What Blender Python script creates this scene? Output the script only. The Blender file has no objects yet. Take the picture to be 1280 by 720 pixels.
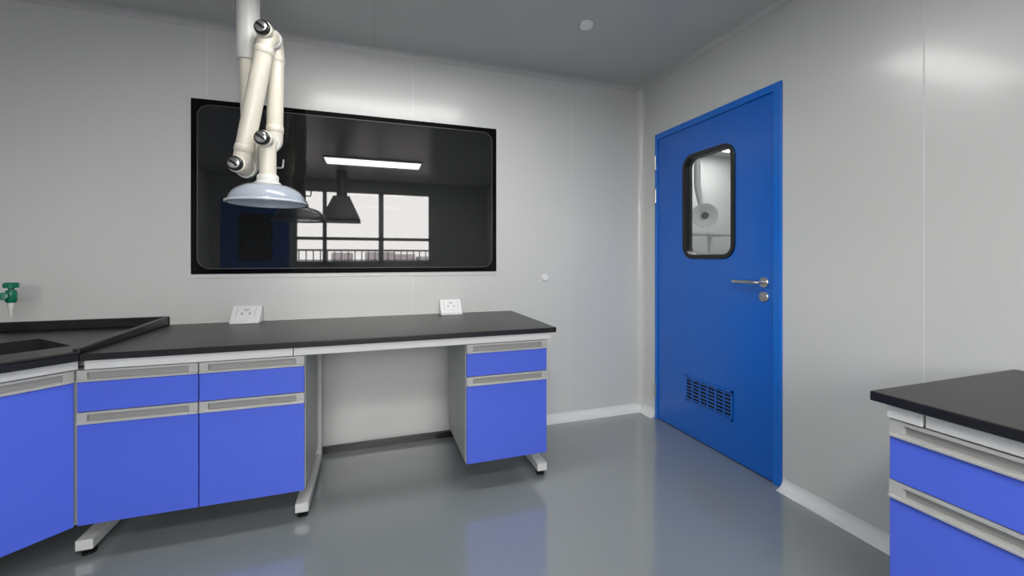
import bpy, bmesh, math
from mathutils import Vector, Matrix

scene=bpy.context.scene
COL=bpy.context.collection
D=2.726; W=1.961; H=2.46; XL=-2.30; YF=-1.90

# ---------------------------------------------------------------- materials
def principled(name,col,rough=.5,metal=0,spec=.5,coat=0,bump=None,mottle=0,**kw):
    m=bpy.data.materials.new(name); m.use_nodes=True
    nt=m.node_tree; b=nt.nodes['Principled BSDF']
    b.inputs['Base Color'].default_value=(*col,1)
    b.inputs['Roughness'].default_value=rough
    b.inputs['Metallic'].default_value=metal
    b.inputs['Specular IOR Level'].default_value=spec
    b.inputs['Coat Weight'].default_value=coat
    b.inputs['Coat Roughness'].default_value=kw.get('coat_rough',.1)
    if 'coat_ior' in kw: b.inputs['Coat IOR'].default_value=kw['coat_ior']
    if 'ior' in kw: b.inputs['IOR'].default_value=kw['ior']
    if 'alpha' in kw: b.inputs['Alpha'].default_value=kw['alpha']
    if bump or mottle:
        tc=nt.nodes.new('ShaderNodeTexCoord')
    if bump:
        sc,st=bump
        n=nt.nodes.new('ShaderNodeTexNoise'); n.inputs['Scale'].default_value=sc; n.inputs['Detail'].default_value=3
        nt.links.new(tc.outputs['Object'],n.inputs['Vector'])
        bp=nt.nodes.new('ShaderNodeBump'); bp.inputs['Strength'].default_value=st; bp.inputs['Distance'].default_value=.002
        nt.links.new(n.outputs['Fac'],bp.inputs['Height']); nt.links.new(bp.outputs['Normal'],b.inputs['Normal'])
    if mottle:
        n2=nt.nodes.new('ShaderNodeTexNoise'); n2.inputs['Scale'].default_value=kw.get('mscale',1.2); n2.inputs['Detail'].default_value=4
        nt.links.new(tc.outputs['Object'],n2.inputs['Vector'])
        r=nt.nodes.new('ShaderNodeValToRGB')
        r.color_ramp.elements[0].position=.3; r.color_ramp.elements[1].position=.7
        r.color_ramp.elements[0].color=(*[c*(1-mottle) for c in col],1)
        r.color_ramp.elements[1].color=(*[min(1,c*(1+mottle)) for c in col],1)
        nt.links.new(n2.outputs['Fac'],r.inputs['Fac']); nt.links.new(r.outputs['Color'],b.inputs['Base Color'])
    return m
def emis(name,col,st):
    m=bpy.data.materials.new(name); m.use_nodes=True
    nt=m.node_tree; b=nt.nodes['Principled BSDF']
    b.inputs['Base Color'].default_value=(.8,.8,.8,1)
    b.inputs['Emission Color'].default_value=(*col,1); b.inputs['Emission Strength'].default_value=st
    return m
def clear_glass(name):
    m=bpy.data.materials.new(name); m.use_nodes=True
    nt=m.node_tree; nt.nodes.clear()
    o=nt.nodes.new('ShaderNodeOutputMaterial'); mx=nt.nodes.new('ShaderNodeMixShader')
    t=nt.nodes.new('ShaderNodeBsdfTransparent'); g=nt.nodes.new('ShaderNodeBsdfGlossy')
    g.inputs['Roughness'].default_value=.01
    t.inputs['Color'].default_value=(.96,.97,.965,1)
    mx.inputs[0].default_value=.06
    nt.links.new(t.outputs[0],mx.inputs[1]); nt.links.new(g.outputs[0],mx.inputs[2])
    nt.links.new(mx.outputs[0],o.inputs[0]); return m

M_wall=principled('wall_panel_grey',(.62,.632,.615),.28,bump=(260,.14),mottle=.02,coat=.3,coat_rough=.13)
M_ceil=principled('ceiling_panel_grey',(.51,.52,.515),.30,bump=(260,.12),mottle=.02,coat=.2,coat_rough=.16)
M_seam=principled('seam_grey',(.40,.41,.405),.5)
M_seaml=principled('seam_light',(.70,.715,.71),.4)
M_gask=principled('window_gasket_grey',(.05,.052,.052),.4)
M_cove=principled('cove_white',(.78,.80,.80),.35)
M_floor=principled('epoxy_floor',(.225,.250,.257),.16,bump=(4,.03),mottle=.04,coat=1.0,coat_rough=.035,coat_ior=1.75)
M_door=principled('door_blue',(.004,.122,.56),.30,coat=.2,bump=(180,.05))
M_doorf=principled('door_frame_blue',(.006,.15,.63),.28,coat=.2)
M_black=principled('black_rubber',(.006,.006,.007),.3)
M_bglass=principled('dark_glass',(.010,.011,.0115),.02,ior=1.66)
M_bborder=principled('black_border',(.003,.003,.0035),.08,ior=1.25)
M_steel=principled('brushed_steel',(.55,.55,.54),.28,metal=1)
M_top=principled('epoxy_countertop_black',(.008,.008,.009),.34,bump=(400,.1),mottle=.25,mscale=60)
M_blue=principled('laminate_blue',(.072,.135,.71),.42,bump=(300,.04))
M_carc=principled('carcass_grey',(.48,.495,.49),.45)
M_frame=principled('steel_frame_white',(.66,.67,.66),.4)
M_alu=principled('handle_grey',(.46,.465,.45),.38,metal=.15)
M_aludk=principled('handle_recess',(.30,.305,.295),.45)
M_sock=principled('socket_white',(.82,.83,.83),.3)
M_arm=principled('arm_ivory',(.70,.665,.57),.3,coat=.2)
M_armw=principled('arm_white',(.70,.70,.67),.3)
M_dome=principled('dome_acrylic',(.60,.66,.76),.10,coat=.5,alpha=.48)
M_green=principled('tap_green',(.0,.16,.09),.3)
M_lamp=emis('lamp_panel',(1,.985,.96),27.0)
M_glass=clear_glass('window_clear')
M_alw=principled('window_frame_white',(.6,.6,.6),.4)
M_hood=principled('hood_dark_steel',(.10,.10,.10),.45)
M_out=principled('concrete_outside',(.35,.33,.32),.8,mottle=.1)
M_bar=principled('railing_paint',(.09,.09,.10),.5)
M_dark=principled('dark_void',(.004,.004,.004),.8)

# ---------------------------------------------------------------- helpers
def top(name,loc):
    e=bpy.data.objects.new(name,None); e.location=loc; e.empty_display_size=.1
    COL.objects.link(e); return e
def finish(name,bm,mat,parent=None,bevel=0,smooth=False,seg=2):
    bmesh.ops.recalc_face_normals(bm,faces=bm.faces)
    me=bpy.data.meshes.new(name); 
    if parent is not None: bm.transform(Matrix.Translation(-Vector(parent.location)))
    bm.to_mesh(me); bm.free()
    o=bpy.data.objects.new(name,me); COL.objects.link(o)
    me.materials.append(mat)
    if smooth:
        for p in me.polygons: p.use_smooth=True
        try: me.set_sharp_from_angle(angle=math.radians(40))
        except Exception: pass
    if bevel:
        b=o.modifiers.new('bevel','BEVEL'); b.width=bevel; b.segments=seg; b.limit_method='ANGLE'
    if parent is not None: o.parent=parent
    return o
def addbox(bm,x0,x1,y0,y1,z0,z1,M=None):
    vs=[Vector((x,y,z)) for x in (x0,x1) for y in (y0,y1) for z in (z0,z1)]
    if M is not None: vs=[M@v for v in vs]
    v=[bm.verts.new(p) for p in vs]
    for f in ((0,1,3,2),(4,6,7,5),(0,4,5,1),(2,3,7,6),(0,2,6,4),(1,5,7,3)): bm.faces.new([v[i] for i in f])
def boxes(name,lst,mat,parent=None,bevel=0,M=None):
    bm=bmesh.new()
    for b in lst: addbox(bm,*b,M=M)
    return finish(name,bm,mat,parent,bevel)
def box(name,x0,x1,y0,y1,z0,z1,mat,parent=None,bevel=0,M=None):
    return boxes(name,[(x0,x1,y0,y1,z0,z1)],mat,parent,bevel,M)
def rloop(a0,a1,b0,b1,r,n=6):
    pts=[]
    for cx,cy,s in ((a1-r,b1-r,0),(a0+r,b1-r,90),(a0+r,b0+r,180),(a1-r,b0+r,270)):
        for i in range(n+1):
            t=math.radians(s+90*i/n); pts.append((cx+r*math.cos(t),cy+r*math.sin(t)))
    return pts
def ring(name,outer,inner,mapf,d0,d1,mat,parent,bevel=0):
    """plate with a hole: outer/inner 2D loops of equal length, depth d0..d1"""
    bm=bmesh.new(); L=[]
    for loop in (outer,inner):
        for d in (d0,d1): L.append([bm.verts.new(mapf(a,b,d)) for a,b in loop])
    n=len(outer); o0,o1,i0,i1=L
    for k in range(n):
        j=(k+1)%n
        for A,B in ((o0,i0),(o1,i1),(o0,o1),(i0,i1)):
            bm.faces.new([A[k],A[j],B[j],B[k]])
    return finish(name,bm,mat,parent,bevel)
def slab(name,loop,mapf,d0,d1,mat,parent,bevel=0):
    bm=bmesh.new()
    A=[bm.verts.new(mapf(a,b,d0)) for a,b in loop]; B=[bm.verts.new(mapf(a,b,d1)) for a,b in loop]
    bm.faces.new(A); bm.faces.new(B)
    n=len(loop)
    for k in range(n):
        j=(k+1)%n; bm.faces.new([A[k],A[j],B[j],B[k]])
    return finish(name,bm,mat,parent,bevel)
def cyl(name,p0,p1,r0,mat,parent=None,r1=None,n=32,bevel=0,smooth=True):
    return lathe(name,p0,Vector(p1)-Vector(p0),[(0,0),(r0,0),((r1 if r1 is not None else r0),1),(0,1)],mat,parent,n,norm=False,bevel=bevel,smooth=smooth)
def lathe(name,org,axis,prof,mat,parent=None,n=40,norm=True,bevel=0,smooth=True):
    """prof: list (radius, distance along axis)"""
    org=Vector(org); axis=Vector(axis); ln=1 if norm else axis.length
    a=axis.normalized(); u=a.orthogonal().normalized(); w=a.cross(u)
    bm=bmesh.new(); rows=[]
    for r,h in prof:
        c=org+a*h*ln
        if r<1e-6: rows.append([bm.verts.new(c)])
        else: rows.append([bm.verts.new(c+(u*math.cos(2*math.pi*i/n)+w*math.sin(2*math.pi*i/n))*r) for i in range(n)])
    for A,B in zip(rows,rows[1:]):
        for i in range(n):
            j=(i+1)%n
            if len(A)==1 and len(B)==1: continue
            if len(A)==1: bm.faces.new([A[0],B[i],B[j]])
            elif len(B)==1: bm.faces.new([A[i],A[j],B[0]])
            else: bm.faces.new([A[i],A[j],B[j],B[i]])
    return finish(name,bm,mat,parent,bevel,smooth)
def tube(name,pts,r,mat,parent=None,bend=.04,n=24,nb=8):
    pts=[Vector(p) for p in pts]; path=[pts[0]]
    for i in range(1,len(pts)-1):
        a,b,c=pts[i-1],pts[i],pts[i+1]
        d1=(a-b); d2=(c-b); bb=min(bend,d1.length*.49 if i>1 else d1.length*.9,d2.length*.9)
        s=b+d1.normalized()*bb; e=b+d2.normalized()*bb
        for k in range(nb+1):
            t=k/nb; path.append(s*(1-t)**2+b*2*t*(1-t)+e*t*t)
    path.append(pts[-1])
    bm=bmesh.new(); rows=[]; u=None
    for i,p in enumerate(path):
        t=(path[min(i+1,len(path)-1)]-path[max(i-1,0)]).normalized()
        if u is None: u=t.orthogonal().normalized()
        u=(u-t*u.dot(t)).normalized(); w=t.cross(u)
        rows.append([bm.verts.new(p+(u*math.cos(2*math.pi*k/n)+w*math.sin(2*math.pi*k/n))*r) for k in range(n)])
    for A,B in zip(rows,rows[1:]):
        for k in range(n):
            j=(k+1)%n; bm.faces.new([A[k],A[j],B[j],B[k]])
    bm.faces.new(rows[0]); bm.faces.new(rows[-1])
    return finish(name,bm,mat,parent,0,True)

# ---------------------------------------------------------------- room shell
T=.06
XR2=4.60; YB2=4.20
box('floor',XL-T,XR2+T,YF-T,YB2+T,-.08,0,M_floor)
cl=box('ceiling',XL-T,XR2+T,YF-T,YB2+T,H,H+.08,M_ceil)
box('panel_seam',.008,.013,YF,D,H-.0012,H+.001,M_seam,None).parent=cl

wb=box('wall_back',XL-T,W+T,D,D+T,0,H,M_wall)
boxes('panel_seams',[(-.869,-.865,D-.001,D,2.06,H),(.243,.247,D-.001,D,2.06,H),(.243,.247,D-.001,D,.80,1.05),(1.361,1.365,D-.001,D,.05,H)],M_seaml).parent=wb
DY0,DY1,DZ=1.564,2.554,2.055
wr=boxes('wall_right',[(W,W+T,YF,DY0,0,H),(W,W+T,DY1,YB2,0,H),(W,W+T,DY0,DY1,DZ,H)],M_wall)
boxes('panel_seams',[(W-.001,W,.993,.997,.05,H),(W-.001,W,2.142,2.146,DZ,H),(W-.001,W,-.2,-.196,.05,H)],M_seaml).parent=wr
box('wall_left',XL-T,XL,YF,D,0,H,M_wall)
WX0,WX1,WZ0,WZ1=-1.18,.98,1.07,2.29
boxes('wall_front',[(XL-T,WX0,YF-T,YF,0,H),(WX1,W+T,YF-T,YF,0,H),(WX0,WX1,YF-T,YF,0,WZ0),(WX0,WX1,YF-T,YF,WZ1,H)],M_wall)
box('wall_adjoining_end',XR2,XR2+T,.8,YB2,0,H,M_wall)
box('wall_adjoining_back',W+T,XR2+T,YB2,YB2+T,0,H,M_wall)
box('wall_adjoining_front',W+T,XR2+T,.74,.8,0,H,M_wall)

def cove(name,p0,p1,n1,n2,r,mat,k=8):
    """concave quarter-round fillet between two surfaces with inward normals n1,n2"""
    p0=Vector(p0);p1=Vector(p1);n1=Vector(n1);n2=Vector(n2)
    prof=[Vector((0,0,0))]
    for i in range(k+1):
        t=math.pi/2*i/k
        prof.append(n1*(r-r*math.sin(t))+n2*(r-r*math.cos(t)))
    bm=bmesh.new()
    A=[bm.verts.new(p0+q) for q in prof]; B=[bm.verts.new(p1+q) for q in prof]
    n=len(prof)
    for i in range(n):
        j=(i+1)%n; bm.faces.new([A[i],A[j],B[j],B[i]])
    bm.faces.new(A); bm.faces.new(B)
    return finish(name,bm,mat,None,0,True)
cove('baseboard_back',(.92,D,0),(W,D,0),(0,-1,0),(0,0,1),.052,M_cove)
cove('baseboard_right',(W,YF,0),(W,DY0-.002,0),(-1,0,0),(0,0,1),.052,M_cove)
cove('baseboard_right_corner',(W,DY1+.002,0),(W,D,0),(-1,0,0),(0,0,1),.052,M_cove)
cove('trim_1',(W,D,.045),(W,D,H),(-1,0,0),(0,-1,0),.045,M_wall)
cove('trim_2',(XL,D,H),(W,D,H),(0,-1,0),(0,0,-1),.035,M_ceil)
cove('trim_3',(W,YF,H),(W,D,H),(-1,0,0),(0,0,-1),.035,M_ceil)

# ---------------------------------------------------------------- observation window (back wall)
mapB=lambda a,b,d:Vector((a,D-d,b))
w1=top('window_1',(-.07,D,1.55))
X0,X1,Z0,Z1=-.94,.797,1.071,2.035
ring('outer_trim',rloop(X0-.022,X1+.022,Z0-.022,Z1+.022,.002),rloop(X0,X1,Z0,Z1,.002),mapB,0,.004,M_wall,w1,.001)
ring('black_border',rloop(X0,X1,Z0,Z1,.003),rloop(X0+.03,X1-.03,Z0+.03,Z1-.03,.06),mapB,0,.008,M_bborder,w1)
slab('glass',rloop(X0+.028,X1-.028,Z0+.028,Z1-.028,.06),mapB,0,.006,M_bglass,w1)
ring('gasket',rloop(X0+.028,X1-.028,Z0+.028,Z1-.028,.062),rloop(X0+.032,X1-.032,Z0+.032,Z1-.032,.058),mapB,.006,.0095,M_gask,w1)

# ---------------------------------------------------------------- outside window (behind)
w2=top('window_2',(-.1,YF,1.6))
F=.05; y0,y1=YF-.05,YF-.01
mul=[(WX0,WX0+F,y0,y1,WZ0,WZ1),(WX1-F,WX1,y0,y1,WZ0,WZ1),(WX0,WX1,y0,y1,WZ0,WZ0+F),(WX0,WX1,y0,y1,WZ1-F,WZ1),
 (-.76,-.70,y0,y1,WZ0,WZ1),(.10,.18,y0,y1,WZ0,WZ1),(WX0,WX1,y0,y1,1.46,1.51)]
boxes('frame',mul,M_alw,w2)
box('glass',WX0,WX1,YF-.031,YF-.029,WZ0,WZ1,M_glass,w2)
# outside
ra=top('balcony_railing',(0,-3.0,1.0))
box('parapet',-5,5,-3.1,-2.95,-1,1.08,M_out,ra)
boxes('bars',[(-5,5,-3.04,-3.0,1.30,1.335),(-5,5,-3.035,-3.005,1.12,1.14)]+[(-5+.12*i,-5+.12*i+.018,-3.03,-3.01,1.08,1.3) for i in range(84)],M_bar,ra)
import random
random.seed(4)
bl=[]
for i in range(26):
    x=-150+i*12+random.uniform(-4,4); h=random.uniform(-3,9)
    bl.append((x,x+random.uniform(5,12),-190,-170,-30,h))
boxes('city_skyline',bl,principled('haze_building',(.5,.47,.48),.9))
box('ground_outside',-300,300,-320,-4,-31,-30,M_out)

# door behind camera
d2=top('door_2',(-1.70,YF,0))
mapF=lambda a,b,d:Vector((a,YF+d,b))
ring('frame',rloop(-2.16,-1.24,0.0,2.06,.002),rloop(-2.12,-1.28,.001,2.02,.002),mapF,0,.02,M_doorf,d2)
ring('leaf',rloop(-2.12,-1.28,.005,2.02,.002),rloop(-1.9,-1.5,1.15,1.82,.06),mapF,0,.012,M_door,d2)
slab('glass',rloop(-1.9,-1.5,1.15,1.82,.06),mapF,0,.006,M_bglass,d2)
ring('gasket',rloop(-1.93,-1.47,1.12,1.85,.08),rloop(-1.9,-1.5,1.15,1.82,.06),mapF,.0,.022,M_black,d2)

# ---------------------------------------------------------------- blue door (right wall)
d1=top('door_1',(W,2.06,0))
mapR=lambda a,b,d:Vector((W-d,a,b))
# frame (jambs + head)
boxes('frame',[(W-.012,W+T,DY0,DY0+.045,0,DZ),(W-.012,W+T,DY1-.028,DY1,0,DZ),(W-.0115,W+T,DY0+.045,DY1-.028,DZ-.04,DZ)],M_doorf,d1,.003)
ly0,ly1,lz0,lz1=DY0+.048,DY1-.031,.006,DZ-.043
wy0,wy1,wz0,wz1=1.850,2.270,1.155,1.832
hole=rloop(wy0+.024,wy1-.024,wz0+.024,wz1-.024,.05)
ring('leaf',rloop(ly0,ly1,lz0,lz1,.002),hole,mapR,-.045,.002,M_door,d1)
ring('window_gasket',rloop(wy0,wy1,wz0,wz1,.085),rloop(wy0+.027,wy1-.027,wz0+.027,wz1-.027,.055),mapR,-.05,.012,M_black,d1,.003)
slab('pane',rloop(wy0+.025,wy1-.025,wz0+.025,wz1-.025,.05),mapR,-.012,-.008,M_glass,d1)
# vent grille
vy0,vy1,vz0,vz1=1.865,2.245,.224,.396
box('vent_back',W-.0045,W-.002,vy0+.01,vy1-.01,vz0+.01,vz1-.01,M_dark,d1)
sl=[(W-.009,W-.0045,vy0,vy1,vz0,vz0+.012),(W-.009,W-.0045,vy0,vy1,vz1-.012,vz1),(W-.009,W-.0045,vy0,vy0+.012,vz0,vz1),(W-.009,W-.0045,vy1-.012,vy1,vz0,vz1)]
for i in range(1,8): 
    z=vz0+i*(vz1-vz0)/8; sl.append((W-.0088,W-.0045,vy0,vy1,z-.0035,z+.0035))
for i in range(1,6):
    y=vy0+i*(vy1-vy0)/6; sl.append((W-.0086,W-.0045,y-.004,y+.004,vz0,vz1))
boxes('vent_grille',sl,M_door,d1)
# handle
for z,n in ((1.031,'handle_rosette'),(.955,'lock_rosette')):
    lathe(n,(W-.002,1.664,z),(-1,0,0),[(0,0),(.027,0),(.027,.008),(.024,.011),(0,.011)],M_steel,d1)
tube('lever',[(W-.01,1.664,1.031),(W-.06,1.664,1.031),(W-.06,1.815,1.031)],.0095,M_steel,d1,bend=.02)
box('key_cylinder',W-.02,W-.012,1.659,1.669,.943,.967,M_steel,d1,.003)
box('key_slot',W-.0205,W-.0199,1.6632,1.6648,.951,.959,M_dark,d1)
for i,z in enumerate((1.848,1.61,.207)):
    cyl('hinge_%d'%(i+1),(W-.018,2.538,z-.05),(W-.018,2.538,z+.05),.008,M_steel,d1,n=16)
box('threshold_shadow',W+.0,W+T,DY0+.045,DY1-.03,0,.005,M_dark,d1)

# ---------------------------------------------------------------- bench builder
CZ=.80; CT=.026
def fronts(prefix,parent,M,u0,u1,kinds):
    """local frame: x along width, y outward (0 = carcass face, + = out), z up. kinds: list of (z_handle_top,z_bottom)"""
    g=.0025
    for k,(zt,zb) in enumerate(kinds):
        hh=.045
        a0,a1=u0+g,u1-g
        # handle profile : frame with recess
        L=lambda a,b,d: M@Vector((a,d,b))
        ring(prefix+'handle_frame_%d'%k,rloop(a0,a1,zt-hh,zt,.001),rloop(a0+.03,a1-.03,zt-hh+.011,zt-.009,.004),L,0,.020,M_alu,parent)
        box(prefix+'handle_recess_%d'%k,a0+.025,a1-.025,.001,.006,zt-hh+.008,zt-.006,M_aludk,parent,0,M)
        box(prefix+'handle_lip_%d'%k,a0,a1,.018,.027,zt-hh+.001,zt-hh+.009,M_alu,parent,.002,M)
        box(prefix+'panel_%d'%k,a0,a1,.0,.018,zb+g,zt-hh-.001,M_blue,parent,.0015,M)
STD=[(.733,.572),(.572,.142)]

def cframe(name,parent,M,u,u2,yb,yfnt):
    bm=bmesh.new()
    addbox(bm,u,u2,yfnt+.01,yb,.028,.068,M)     # foot bar
    addbox(bm,u,u2,yb-.06,yb,.068,.735,M)       # rear post
    addbox(bm,u,u2,yfnt+.03,yb,.738,.772,M)     # top arm
    finish(name,bm,M_frame,parent,.003)
    for j,yy in enumerate((yfnt+.045,yb-.045)):
        c=M@Vector(((u+u2)/2,yy,0)); 
        lathe(name+'_foot_%d'%j,c,(0,0,1),[(0,0),(.024,0),(.024,.008),(.012,.013),(.008,.03),(0,.03)],M_black,parent,n=20)

# main bench along back wall.  local frame A: x=world x, y(out) = -world y from carcass face 2.034
A=Matrix(((1,0,0,0),(0,-1,0,2.034),(0,0,1,0),(0,0,0,1)))
lb=top('laboratory_bench',(-.06,2.35,0))
box('countertop',-1.034,.907,1.983,D-.001,CZ-CT,CZ,M_top,lb,.003)
box('apron_rail',-1.03,-.325,2.004,2.022,.737,CZ-CT,M_frame,lb,.002)
box('apron_rail_right',-.322,.885,2.004,2.022,.737,CZ-CT,M_frame,lb,.002)
box('cabinet_carcass',-1.060,-.280,2.034,2.47,.142,.733,M_carc,lb,.002)
fronts('left_',lb,A,-1.060,-.670,STD)
fronts('mid_',lb,A,-.670,-.280,STD)
box('pedestal_carcass',.438,.868,2.034,2.50,.142,.733,M_carc,lb,.002)
fronts('right_',lb,A,.438,.868,STD)
I4=Matrix.Identity(4)
for k,(u,u2) in enumerate(((-1.085,-1.03),(-.325,-.27),(.83,.885))):
    cframe('c_frame_%d'%k,lb,I4,u,u2,2.60,2.045)
box('rear_beam',-1.03,.83,2.57,2.60,.70,.735,M_frame,lb)
box('rear_dark_strip',-1.03,.83,D-.03,D-.002,0,.035,M_black,lb)  # black strip along the foot of the back wall

# right bench against right wall, front faces -x
rb=top('laboratory_bench',(1.62,-.2,0))
B=Matrix(((0,-1,0,1.318),(1,0,0,0),(0,0,1,0),(0,0,0,1)))   # local x->world y, local y(out)->-x
YE=.7635
box('countertop',1.2735,W-.002,-1.30,YE,CZ-CT,CZ,M_top,rb,.003)
box('apron_rail',1.296,1.312,-1.28,.655,.737,CZ-CT,M_frame,rb,.002)
box('apron_corner',1.292,1.318,.66,.735,.737,CZ-CT,M_frame,rb,.002)
box('cabinet_carcass',1.318,1.80,-1.26,.735,.142,.733,M_carc,rb,.002)
for k in range(4):
    fronts('unit%d_'%k,rb,B,.735-.5*(k+1),.735-.5*k,STD)
for k,yy in enumerate((.68,-.25,-1.25)):
    M=Matrix(((0,1,0,0),(1,0,0,0),(0,0,1,0),(0,0,0,1)))
    cframe('c_frame_%d'%k,rb,M,yy,yy+.055,1.90,1.33)

# corner sink bench
sb=top('corner_sink_bench',(-1.7,2.2,0))
outer=[(-1.037,D-.001),(-1.037,1.986),(-1.54,1.483),(XL+.001,1.483),(XL+.001,D-.001)]
C=Vector((-1.166,2.19)); e1=Vector((-.7071,-.7071))*.44; e2=Vector((-.7071,.7071))*.34
inner=[C,C+e1,C+e1+e2,C+e2]
bm=bmesh.new()
def loopedges(pts,z):
    v=[bm.verts.new((p[0],p[1],z)) for p in pts]
    return [bm.edges.new((v[i],v[(i+1)%len(v)])) for i in range(len(v))]
ed=loopedges(outer,CZ)+loopedges(inner,CZ)
r=bmesh.ops.triangle_fill(bm,edges=ed,use_beauty=True)
fs=[f for f in bm.faces]
ex=bmesh.ops.extrude_face_region(bm,geom=fs)
bmesh.ops.translate(bm,vec=(0,0,-CT),verts=[g for g in ex['geom'] if isinstance(g,bmesh.types.BMVert)])
finish('countertop',bm,M_top,sb)
# basin
bm=bmesh.new()
tp=[bm.verts.new((p.x,p.y,CZ-.002)) for p in inner]; ctr=(inner[0]+inner[2])/2
bt=[bm.verts.new((ctr.x+(p.x-ctr.x)*.94,ctr.y+(p.y-ctr.y)*.94,.54)) for p in inner]
for i in range(4): bm.faces.new([tp[i],tp[(i+1)%4],bt[(i+1)%4],bt[i]])
bm.faces.new(bt)
o=finish('basin',bm,M_top,sb)
lathe('drain',(ctr.x,ctr.y,.541),(0,0,1),[(0,0),(.03,0),(.035,.004),(0,.003)],M_steel,sb,n=24)
def prism(name,a,b,th,za,zb,mat,par):
    """upstand from a to b (2D), thickness vector th, heights za,zb above CZ"""
    bm=bmesh.new(); q=[]
    for p,h in ((a,za),(b,zb)):
        for o2 in (Vector((0,0)),th):
            for z in (CZ-.001,CZ+h): q.append(bm.verts.new((p[0]+o2[0],p[1]+o2[1],z)))
    for f in ((0,1,3,2),(4,6,7,5),(0,4,5,1),(2,3,7,6),(0,2,6,4),(1,5,7,3)): bm.faces.new([q[i] for i in f])
    return finish(name,bm,mat,par,.004)
prism('upstand_right',(-1.037,D-.001),(-1.037,1.990),Vector((-.022,0)),.046,.020,M_top,sb)
prism('upstand_back',(XL+.001,D-.001),(-1.037,D-.001),Vector((0,-.022)),.046,.046,M_top,sb)
prism('upstand_left',(XL+.001,1.49),(XL+.001,D-.001),Vector((.022,0)),.046,.046,M_top,sb)
nd=Vector((-.7071,.7071))*.018
prism('upstand_front',(-1.038,1.987),(-1.54,1.485),nd,.010,.010,M_top,sb)
prism('upstand_end',(-1.54,1.484),(XL+.001,1.484),Vector((0,.018)),.010,.010,M_top,sb)
# carcass
cp=[(-1.066,2.60),(-1.066,2.040),(-1.555,1.551),(-2.2,1.551),(-2.2,2.60)]
slab('carcass',cp,lambda a,b,d:Vector((a,b,d)),.142,.735,M_carc,sb)
dd=Vector((-.7071,-.7071,0)); nn=Vector((.7071,-.7071,0))
Mx=Matrix(((dd.x,nn.x,0,-1.071),(dd.y,nn.y,0,2.034),(0,0,1,0),(0,0,0,1)))
box('apron',.0,.69,.004,.024,.737,CZ-CT,M_frame,sb,.002,Mx)
fronts('sink_',sb,Mx,.008,.345,[(.733,.142)])
fronts('sinkb_',sb,Mx,.345,.685,[(.733,.142)])
for k,(x,y) in enumerate(((-1.15,2.5),(-1.22,2.34),(-1.80,1.80),(-2.1,1.66),(-2.1,2.5))):
    cyl('leg_%d'%k,(x,y,0),(x,y,.142),.02,M_black,sb,n=20)

# lab faucet
fa=top('laboratory_faucet',(-1.76,2.50,CZ))
cyl('base',(-1.76,2.50,CZ),(-1.76,2.50,CZ+.04),.028,M_green,fa,n=28)
tube('column',[(-1.76,2.50,CZ),(-1.76,2.50,1.0),(-1.60,2.525,1.0)],.011,M_armw,fa,bend=.05)
P=Vector((-1.562,2.53,.985))
lathe('valve_body',P+Vector((0,0,-.03)),(0,0,1),[(0,0),(.014,0),(.019,.008),(.019,.05),(.015,.058),(0,.058)],M_green,fa)
lathe('valve_knob',P+Vector((0,0,.028)),(0,0,1),[(0,0),(.010,0),(.010,.008),(.026,.010),(.027,.028),(.02,.034),(0,.034)],M_green,fa,n=10)
lathe('side_knob',P+Vector((-.01,-.015,.0)),(.25,-.95,.1),[(0,0),(.008,0),(.008,.012),(.017,.014),(.017,.03),(0,.032)],M_green,fa,n=10)
lathe('nozzle',P+Vector((0,0,-.03)),(0,0,-1),[(0,0),(.012,0),(.013,.018),(.009,.026),(.0065,.06),(.005,.065),(0,.065)],M_armw,fa,n=20)

# ---------------------------------------------------------------- sockets
def socket(x0,x1):
    s=top('power_socket',((x0+x1)/2,D-.05,CZ))
    ya,yb=D-.105,D-.012
    bm=bmesh.new()
    pr=[(ya,CZ),(yb,CZ),(yb,CZ+.088),(yb-.018,CZ+.092),(ya+.012,CZ+.022),(ya,CZ+.016)]
    L=[bm.verts.new((x0,p[0],p[1])) for p in pr]; R=[bm.verts.new((x1,p[0],p[1])) for p in pr]
    bm.faces.new(L); bm.faces.new(R)
    for i in range(6): bm.faces.new([L[i],L[(i+1)%6],R[(i+1)%6],R[i]])
    finish('housing',bm,M_sock,s,.004)
    a=Vector((0,ya+.012,CZ+.022)); b=Vector((0,yb-.018,CZ+.092)); t=(b-a).normalized(); n=Vector((0,-t.z,t.y)); 
    if n.z<0: n=-n
    xm=(x0+x1)/2
    Ms=Matrix(((1,t.x,n.x,xm),(0,t.y,n.y,a.y),(0,t.z,n.z,a.z),(0,0,0,1)))
    ln=(b-a).length
    box('face_plate',-.055,.055,.008,ln-.006,0,.004,M_sock,s,.002,Ms)
    boxes('face_gap',[(-.046,-.044,.014,ln-.012,.004,.0046),(.044,.046,.014,ln-.012,.004,.0046)],M_seam,s,0,Ms)
    h=ln/2
    boxes('slots',[(-.022,-.018,h-.016,h-.002,.004,.0048),(-.002,.002,h+.008,h+.02,.004,.0048),(.016,.020,h-.016,h-.002,.004,.0048),(-.012,-.010,h+.012,h+.026,.004,.0048),(.008,.010,h+.012,h+.026,.004,.0048)],M_dark,s,0,Ms)
socket(-.735,-.590)
socket(.410,.545)

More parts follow.
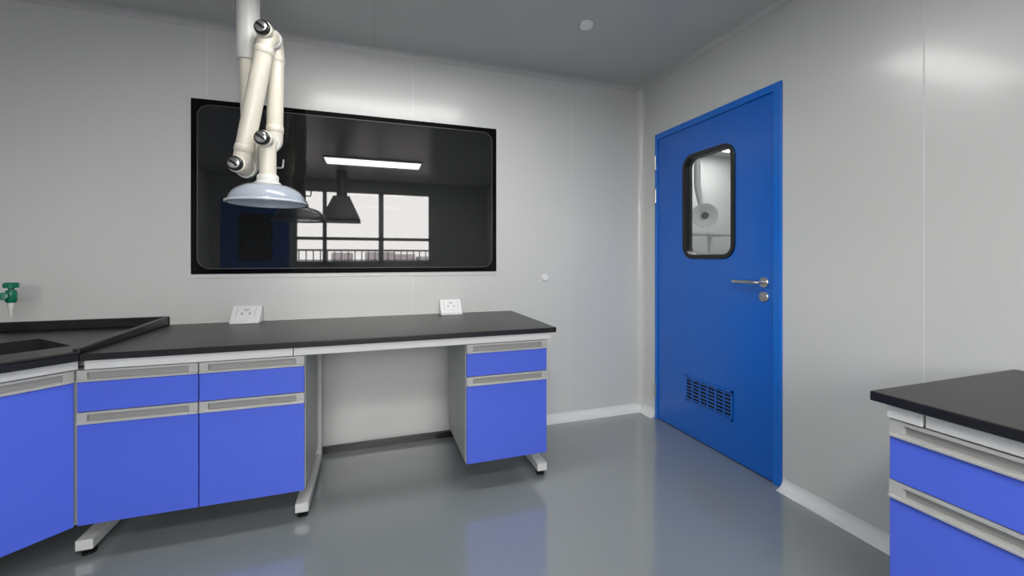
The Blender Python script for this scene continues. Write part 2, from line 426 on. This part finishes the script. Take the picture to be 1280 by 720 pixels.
# ---------------------------------------------------------------- extraction arm
K=1.09
px,py=-.522*K,2.126*K
ar=top('fume_extraction_arm',(px,py,H))
ax=Vector((.17,.985,0)).normalized()     # joint axis (away from room front)
def far(v):
    return Vector((v[0]*K,v[1]*K,1.155+(v[2]-1.155)*K))
J1=far((-.530,2.129,1.556)); J2=far((-.422,2.091,2.126)); J3=far((-.428,2.094,1.668))
o=.050
cyl('ceiling_flange',(px,py,H-.015),(px,py,H),.062,M_armw,ar)
cyl('drop_pole',(px,py,2.14),(px,py,H-.015),.050,M_armw,ar)
lathe('swivel_collar',(px,py,2.11),(0,0,1),[(0,0),(.044,0),(.047,.006),(.047,.018),(.050,.022),(.050,.05),(0,.05)],M_armw,ar)
r=.040
tube('lower_drop_tube',[(px,py,2.13),(px,py,2.05),J1+ax*o+Vector((0,0,.0)),J1],r*.92,M_arm,ar,bend=.055)
tube('first_arm_tube',[J1+ax*.0,J1-ax*o,J2-ax*o,J2],r,M_arm,ar,bend=.055)
tube('second_arm_tube',[J2,J2+ax*o,J3+ax*o,J3],r*.92,M_arm,ar,bend=.055)
hx=Vector((J3.x,J3.y,0))-ax*o*.6
zc=1.155+(1.492-1.155)*K
tube('hood_tube',[J3+ax*.0,J3-ax*o*.6,Vector((hx.x,hx.y,zc+.01))],r*.9,M_arm,ar,bend=.045)
for k,J in enumerate((J1,J2,J3)):
    off=o if k<2 else o*.7
    lathe('joint_ring_%d'%k,J-ax*.008,ax,[(0,0),(.047,0),(.047,.016),(0,.016)],M_armw,ar)
    q=J-ax*(off+.020)
    lathe('elbow_boss_%d'%k,q,-ax,[(0,0),(.038,0),(.038,.026),(.034,.030),(0,.030)],M_arm,ar)
    lathe('knob_%d'%k,q-ax*.028,-ax,[(0,0),(.033,0),(.033,.016),(.029,.020),(.0,.020)],M_black,ar)
    lathe('knob_cap_%d'%k,q-ax*.047,-ax,[(0,0),(.025,0),(.025,.006),(.020,.009),(0,.009)],M_steel,ar)
    s=(ax.cross(Vector((0,0,1)))).normalized()
    Mk=Matrix(((s.x,-ax.x,0,q.x),(s.y,-ax.y,0,q.y),(s.z,-ax.z,1,q.z),(0,0,0,1)))@Matrix.Rotation(.6,4,'Y')
    box('knob_grip_%d'%k,-.021,.021,.053,.062,-.005,.005,M_black,ar,.002,Mk)
def collar(name,a,b,t,rad,ln=.034):
    a=Vector(a);b=Vector(b);d=(b-a).normalized(); p=a+(b-a)*t
    lathe(name,p-d*ln/2,d,[(0,0),(rad,0),(rad+.003,.004),(rad+.003,ln-.004),(rad,ln),(0,ln)],M_arm,ar)
collar('collar_1',J1-ax*o,J2-ax*o,.13,r); collar('collar_2',J1-ax*o,J2-ax*o,.87,r)
collar('collar_3',J2+ax*o,J3+ax*o,.15,r*.92); collar('collar_4',J2+ax*o,J3+ax*o,.84,r*.92)
# dome hood
lathe('hood_neck',(hx.x,hx.y,zc+.03),(0,0,-1),[(0,0),(.042,0),(.046,.006),(.046,.03),(.055,.036),(.057,.045),(0,.045)],M_armw,ar)
prof=[(.05,.035)]
R=.162; Hd=.084
for i in range(1,15):
    t=i/14*math.pi/2; prof.append((.05+(R-.05)*math.sin(t),.035+Hd*(1-math.cos(t))))
prof+= [(R+.010,.035+Hd+.003),(R+.010,.035+Hd+.008),(R-.004,.035+Hd+.008)]
for i in range(13,0,-1):
    t=i/14*math.pi/2; prof.append((.05+(R-.054)*math.sin(t),.039+Hd*(1-math.cos(t))))
lathe('hood_dome',(hx.x,hx.y,zc+.02),(0,0,-1),prof,M_dome,ar,n=64)
lathe('hood_rim',(hx.x,hx.y,zc+.02-.035-Hd+.002),(0,0,-1),[(R-.002,0),(R+.012,0),(R+.014,.004),(R+.012,.009),(R-.002,.009),(R-.002,0)],principled('dome_rim',(.60,.63,.70),.2),ar,n=64)
# damper lever on hood tube
tube('damper_lever',[(hx.x+.02,hx.y,1.59),(hx.x+.066,hx.y-.01,1.59),(hx.x+.069,hx.y-.01,1.63)],.004,M_steel,ar,bend=.01,n=10)

# exhaust hood further back in room (seen as reflection)
eh=top('exhaust_hood',(-.43,-1.25,H))
bm=bmesh.new()
a=[bm.verts.new((-.43+sx*.26,-1.25+sy*.22,1.70)) for sx,sy in ((-1,-1),(1,-1),(1,1),(-1,1))]
a2=[bm.verts.new((-.43+sx*.26,-1.25+sy*.22,1.74)) for sx,sy in ((-1,-1),(1,-1),(1,1),(-1,1))]
b=[bm.verts.new((-.43+sx*.11,-1.25+sy*.10,2.08)) for sx,sy in ((-1,-1),(1,-1),(1,1),(-1,1))]
for P_,Q_ in ((a,a2),(a2,b)):
    for i in range(4): bm.faces.new([P_[i],P_[(i+1)%4],Q_[(i+1)%4],Q_[i]])
bm.faces.new(b); bm.faces.new(a)
finish('canopy',bm,M_hood,eh)
cyl('duct',(-.43,-1.25,2.07),(-.43,-1.25,H),.075,M_hood,eh)

# ---------------------------------------------------------------- ceiling lamps
def lamp(x0,x1,y0,y1,mat=M_lamp):
    l=top('ceiling_light',((x0+x1)/2,(y0+y1)/2,H))
    f=.012
    boxes('frame',[(x0-f,x1+f,y0-f,y0,H-.02,H),(x0-f,x1+f,y1,y1+f,H-.02,H),(x0-f,x0,y0,y1,H-.02,H),(x1,x1+f,y0,y1,H-.02,H)],M_frame,l)
    box('diffuser',x0,x1,y0,y1,H-.014,H-.001,mat,l)
lamp(-.58,.63,-.70,-.32)
lamp(-.44,.74,1.58,1.88,emis('lamp_panel_soft',(1,.985,.96),18))
lamp(3.1,4.2,3.72,3.95,emis('lamp_panel_adjoining',(1,1,1),14))
lamp(2.5,3.7,2.2,2.5,emis('added_fill_adjoining',(1,1,1),15))  # unseen panel, added to light the adjoining room's dome from the front

# small fittings
sd=top('smoke_detector',(1.127,2.07,H))
lathe('body',(1.127,2.07,H),(0,0,-1),[(0,0),(.042,0),(.042,.006),(.034,.018),(.026,.024),(0,.026)],M_sock,sd)
wc=top('wall_cap',(1.156,D,1.023))
lathe('cap',(1.156,D,1.023),(0,-1,0),[(0,0),(.024,0),(.024,.010),(.020,.014),(0,.015)],M_sock,wc)

# ---------------------------------------------------------------- adjoining room contents
rs=top('reagent_shelf',(3.5,3.9,0))
boxes('frame',[(x,x+.03,3.75,3.79,.8,1.7) for x in (2.9,3.6,4.3)]+[(2.9,4.33,3.66,3.9,z,z+.02) for z in (1.12,1.42)],M_frame,rs)
box('worktop',2.7,4.5,3.45,4.19,.775,.8,M_top,rs)
box('cabinets',2.75,4.45,3.5,4.15,.1,.775,M_blue,rs)
a2=top('fume_extraction_arm',(3.15,3.45,H))
tube('drop',[(3.15,3.45,H),(3.15,3.45,1.9),(3.22,3.44,1.62)],.032,M_armw,a2)
lathe('dome',(3.22,3.42,1.60),(-.66,-.72,-.15),[(.03,0),(.08,.012),(.12,.035),(.125,.045),(.112,.045),(.07,.022),(0,.014)],M_armw,a2)
lathe('dome_disc',(3.203,3.401,1.596),(-.66,-.72,-.15),[(0,0),(.035,0),(.03,.01),(0,.012)],M_hood,a2)

# ---------------------------------------------------------------- world and portal
w=bpy.data.worlds.new('overcast'); scene.world=w; w.use_nodes=True
bg=w.node_tree.nodes['Background']; bg.inputs[0].default_value=(1,.955,.94,1); bg.inputs[1].default_value=16.0
pl=bpy.data.lights.new('window_portal','AREA'); pl.shape='RECTANGLE'; pl.size=WX1-WX0; pl.size_y=WZ1-WZ0
pl.cycles.is_portal=True
po=bpy.data.objects.new('window_portal',pl); COL.objects.link(po)
po.location=((WX0+WX1)/2,YF-.07,(WZ0+WZ1)/2); po.rotation_euler=(math.radians(90),0,0)

# ---------------------------------------------------------------- camera
cd=bpy.data.cameras.new('camera'); cam=bpy.data.objects.new('camera',cd); COL.objects.link(cam)
cam.location=(0,0,1.155); cam.rotation_euler=(math.radians(90),0,-.3227)
cd.sensor_width=36; cd.lens=522.04/1280*36; cd.shift_y=-(360-323.6)/1280; cd.clip_start=.02; cd.clip_end=1000
scene.camera=cam
try:
    scene.view_settings.view_transform='Standard'; scene.view_settings.look='None'; scene.view_settings.exposure=0
except Exception as e: print(e)
